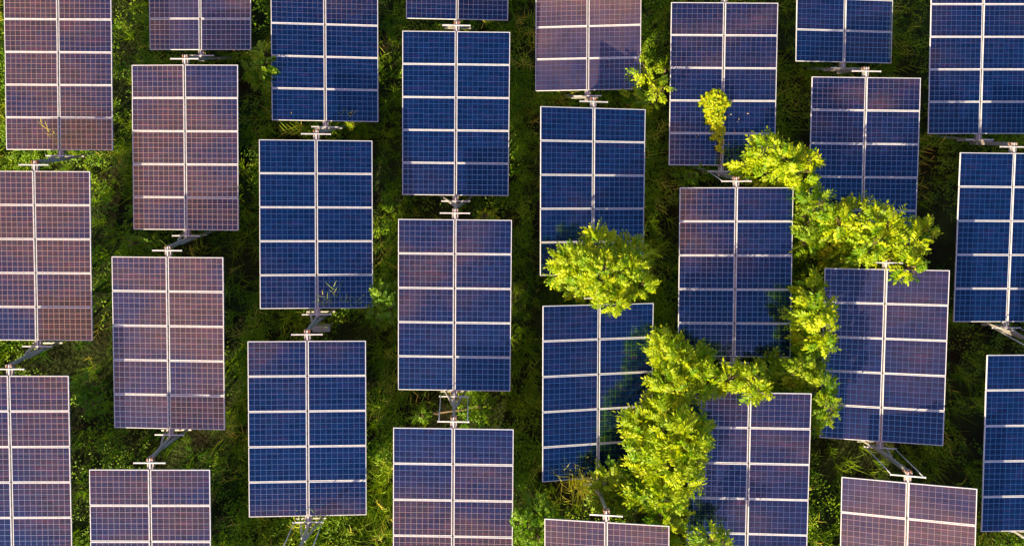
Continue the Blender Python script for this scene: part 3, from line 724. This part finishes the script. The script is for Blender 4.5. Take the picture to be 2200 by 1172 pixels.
# ------------------------------------------------------------------ vine on the table and fallen leaves
M = TM['F1']; r = np.random.default_rng(55)
t = empty('climbing_vine', M @ Vector((-0.1, -2.5, 0)), 'yellow green vine climbing up the middle of a solar table', 'vine')
org = np.array(t.location); Mn = np.array(M)
prof = [(0.45, -0.10, 0.10), (0.35, -0.28, 0.28), (0.20, -0.36, 0.36), (0.05, -0.26, 0.28), (-0.15, -0.26, 0.26), (-0.4, -0.22, 0.22), (-0.7, -0.14, 0.16), (-0.9, -0.07, 0.13), (-1.15, -0.02, 0.12), (-1.5, -0.02, 0.05), (-1.8, -0.05, 0.0)]
Lv = Leaves(); pts = []
ys = np.array([p[0] for p in prof])[::-1]; cxs = np.array([-0.19+p[1]*0.15 for p in prof])[::-1]; hw = np.array([p[2]*1.2 for p in prof])[::-1]
cxs = np.interp(ys, [-1.8, -1.15, -0.4, 0.45], [-0.10, -0.06, -0.17, -0.23])
# sprays of leaves: (along, across, radius, height, leaves)
sprays = [(0.38, -0.20, .17, .30, 95), (0.28, -0.36, .15, .25, 70), (0.20, -0.10, .16, .28, 85), (0.12, -0.52, .08, .2, 22), (0.02, -0.25, .20, .30, 120), (0.05, 0.08, .09, .2, 26), (-0.14, -0.12, .15, .26, 85),
          (-0.20, -0.34, .14, .2, 60), (-0.38, -0.22, .17, .24, 80), (-0.45, -0.05, .10, .2, 35), (-0.50, -0.38, .07, .12, 16), (-0.62, -0.16, .14, .2, 60), (-0.78, -0.05, .10, .16, 34), (-0.82, -0.24, .08, .14, 20), (-0.98, -0.12, .12, .14, 36), (-1.16, -0.24, .06, .1, 12), (-1.22, -0.06, .08, .1, 18), (-1.48, -0.10, .07, .08, 14), (-1.60, -0.04, .05, .08, 8)]
xx, yy, zz = [], [], []
for (sy_, sx__, sr, sh, sn) in sprays:
    a_ = r.uniform(0, 6.283, sn); q_ = sr*np.sqrt(r.random(sn))*1.15
    xx.append(1.25*(sx__+q_*np.cos(a_))); yy.append(sy_+q_*np.sin(a_)); zz.append(0.04+sh*(1-(q_/(sr*1.2))**2)*r.uniform(.35, 1, sn))
xx, yy, zz = map(np.concatenate, (xx, yy, zz)); yy = (yy-0.45)*0.88-0.27; n = len(xx)
Pl = np.stack([xx, yy, zz, np.ones(n)]); Pw = (Mn @ Pl)[:3].T-org
dl = np.stack([r.normal(0, 1, n), r.normal(-0.3, 1, n), r.normal(.1, .3, n)], 1)
Lv.add(Pw, dl, r.normal(0, .4, n), r.uniform(.07, .115, n), r.uniform(.055, .095, n), np.clip(r.beta(2, 2, n)-0.12-0.12*yy, 0, 1))
link(bpy.data.objects.new('foliage', Lv.mesh('foliage', M_vine)), t)
mb = MB()
for q in range(6):
    x0 = r.normal(-0.07, .05); p = []; ye = r.uniform(-1.9, -0.5)
    for s in range(7):
        f = s/6; yv = -2.55+f*(ye+2.55); xv = np.interp((yv+0.27)/0.88+0.45, ys, cxs)+(x0+0.07)+r.normal(0, .03)+(np.interp((yv+0.27)/0.88+0.45, ys, hw)*0.6*math.sin(q*2.1))*f
        v = M @ Vector((xv, yv, 0.02+0.03*r.random())); p.append(v-t.location)
    mb.tube([p[0]+Vector((0, .1, -.9))]+p, 0.0045, 4)
mb.build('stem', M_twig, t)
for k in range(20):
    px, py = (r.uniform(1560, 1618), r.uniform(235, 345)) if k < 15 else (r.uniform(1495, 1530), r.uniform(262, 330))
    d = Vector(RW @ np.array([(px-1100)/F, -(py-586)/F, -1.0])); nrm = M.to_3x3() @ Vector((0, 0, 1)); c0 = Vector((0, 0, ZOFF)); tt_ = (M.translation-c0).dot(nrm)/d.dot(nrm)
    p = c0+d*tt_+nrm*0.012
    Lf = Leaves(); a = r.uniform(0, 6.28)
    Lf.add(np.array([[0, 0, 0.0]]), np.array([[math.cos(a), math.sin(a), 0.12]]), np.array([r.normal(0, .2)]), r.uniform(.035, .06), .028, r.random())
    o = bpy.data.objects.new('fallen_leaf', Lf.mesh('fallen_leaf', M_litter)); o.location = p; link(o)
    tag(o, 'tiny dry leaf lying on the solar table with the vine', 'leaf', 'fallen leaves on the solar table with the vine')

# ------------------------------------------------------------------ single grass clumps
def clump(name, label, px, py, h0, n, length, spread, mat, seed, leanr=(0.05, 1.0), width=(.014, .026), group=None):
    r = np.random.default_rng(seed); f = at(px, py, 0); t_ = at(px, py, h0)
    f = Vector((t_.x, t_.y, float(ground(t_.x, t_.y))))
    B = Blades(); n0 = 0
    st = np.stack([r.normal(0, spread, n), r.normal(0, spread, n), np.full(n, 0.0)], 1)
    top = h0-0.25*length
    B.add(st*0.4+np.array([0, 0, 0]), r.uniform(0, 6.28, n), r.uniform(0.0, 0.12, n), np.full(n, top+0.1), np.full(n, .012), r.uniform(0, .15, n), r.random(n))
    m = n*5
    a = r.uniform(0, 6.28, m)
    zz = r.uniform(0.45, 1.0, m)*(top+.05)
    B.add(np.stack([r.normal(0, spread, m), r.normal(0, spread, m), zz], 1), a, r.uniform(*leanr, m), length*r.uniform(.5, 1.1, m), r.uniform(*width, m), r.uniform(0.2, 1.2, m), r.random(m))
    o = link(bpy.data.objects.new(name, B.mesh(name, mat))); o.location = f
    return tag(o, label, 'grass', group)
clump('grass_clump', 'dry yellow grass clump hanging over a blue table at the bottom', 1253, 1058, 2.4, 44, 0.55, .20, M_dry, 71)
def stalks(label, px, py, hh, lean_az, seed, n=3, mat=M_grass):
    """a few long jointed grass stalks leaning over a table edge"""
    r = np.random.default_rng(seed); q = at(px, py, hh); f = Vector((q.x, q.y, float(ground(q.x, q.y)))); B = Blades()
    for k in range(n):
        p0 = np.array([[r.normal(0, .07), r.normal(0, .07), 0]]); az = np.array([lean_az+r.normal(0, .35)]); ln_ = hh*1.25*r.uniform(.85, 1.15)
        lean = r.uniform(0.02, .12); curl = r.uniform(.5, .9)
        B.add(p0, az, np.array([lean]), np.array([ln_]), np.array([.014]), np.array([curl]), np.array([.7]), seg=6)
        for j in range(9):
            t = .4+.6*j/9; p = p0.copy()
            for s in range(8):
                a = lean+curl*t*(s+.5)/8; p = p+np.array([[math.cos(az[0])*math.sin(a), math.sin(az[0])*math.sin(a), math.cos(a)]])*ln_*t/8
            B.add(p, az+(1 if j % 2 else -1)*r.uniform(.4, .9), np.array([lean+curl*t+r.uniform(-.2, .4)]), np.array([r.uniform(.2, .38)]), np.array([.020]), np.array([r.uniform(.2, .8)]), np.array([r.uniform(.4, 1)]), seg=3)
    o = link(bpy.data.objects.new('grass_stalks', B.mesh('grass_stalks', mat))); o.location = f; tag(o, label, 'grass', 'grass stalks leaning over table edges')
stalks('lone yellow grass stalk bent over the lower edge of the top left table', 127, 340, 2.05, 2.0, 81, 2, M_dry)
stalks('green grass stalks over the lower right edge of the blue table above the cabinet', 770, 692, 1.4, 1.7, 82, 3)
stalks('green grass stalks beside the mount at the white cabinet', 712, 690, 2.0, 1.9, 83, 3)
stalks('grass stalks over the lower right edge of the top blue table third from the left', 745, 290, 1.2, 1.7, 84, 5)
stalks('yellow green grass stalks at the left of the upper mount third line from the left', 655, 285, 1.3, 2.6, 85, 5)

# ------------------------------------------------------------------ white cabinet in the grass
c = at(690, 706, 0.75); base = Vector((c.x, c.y, float(ground(c.x, c.y))))
t = empty('control_cabinet', base, 'white metal cabinet half hidden in the grass beside a mount', 'cabinet')
hz = 0.75
mb = MB(); mb.box((0, 0, hz-0.16), (0.50, 0.15, 0.30)); mb.build('body', M_box, t, bevel=.008)
mb = MB(); mb.box((0, -0.005, hz+0.012), (0.54, 0.18, 0.022)); mb.build('lid', M_box, t, bevel=.004)
for s in (-1, 1):
    mb = MB(); mb.box((s*0.24, 0.0, (hz-0.31)/2-.1), (0.04, 0.04, hz-0.31+.2)); mb.build('leg', M_galv, t)

print('objects', len(bpy.data.objects), 'faces', sum(len(m.polygons) for m in bpy.data.meshes))
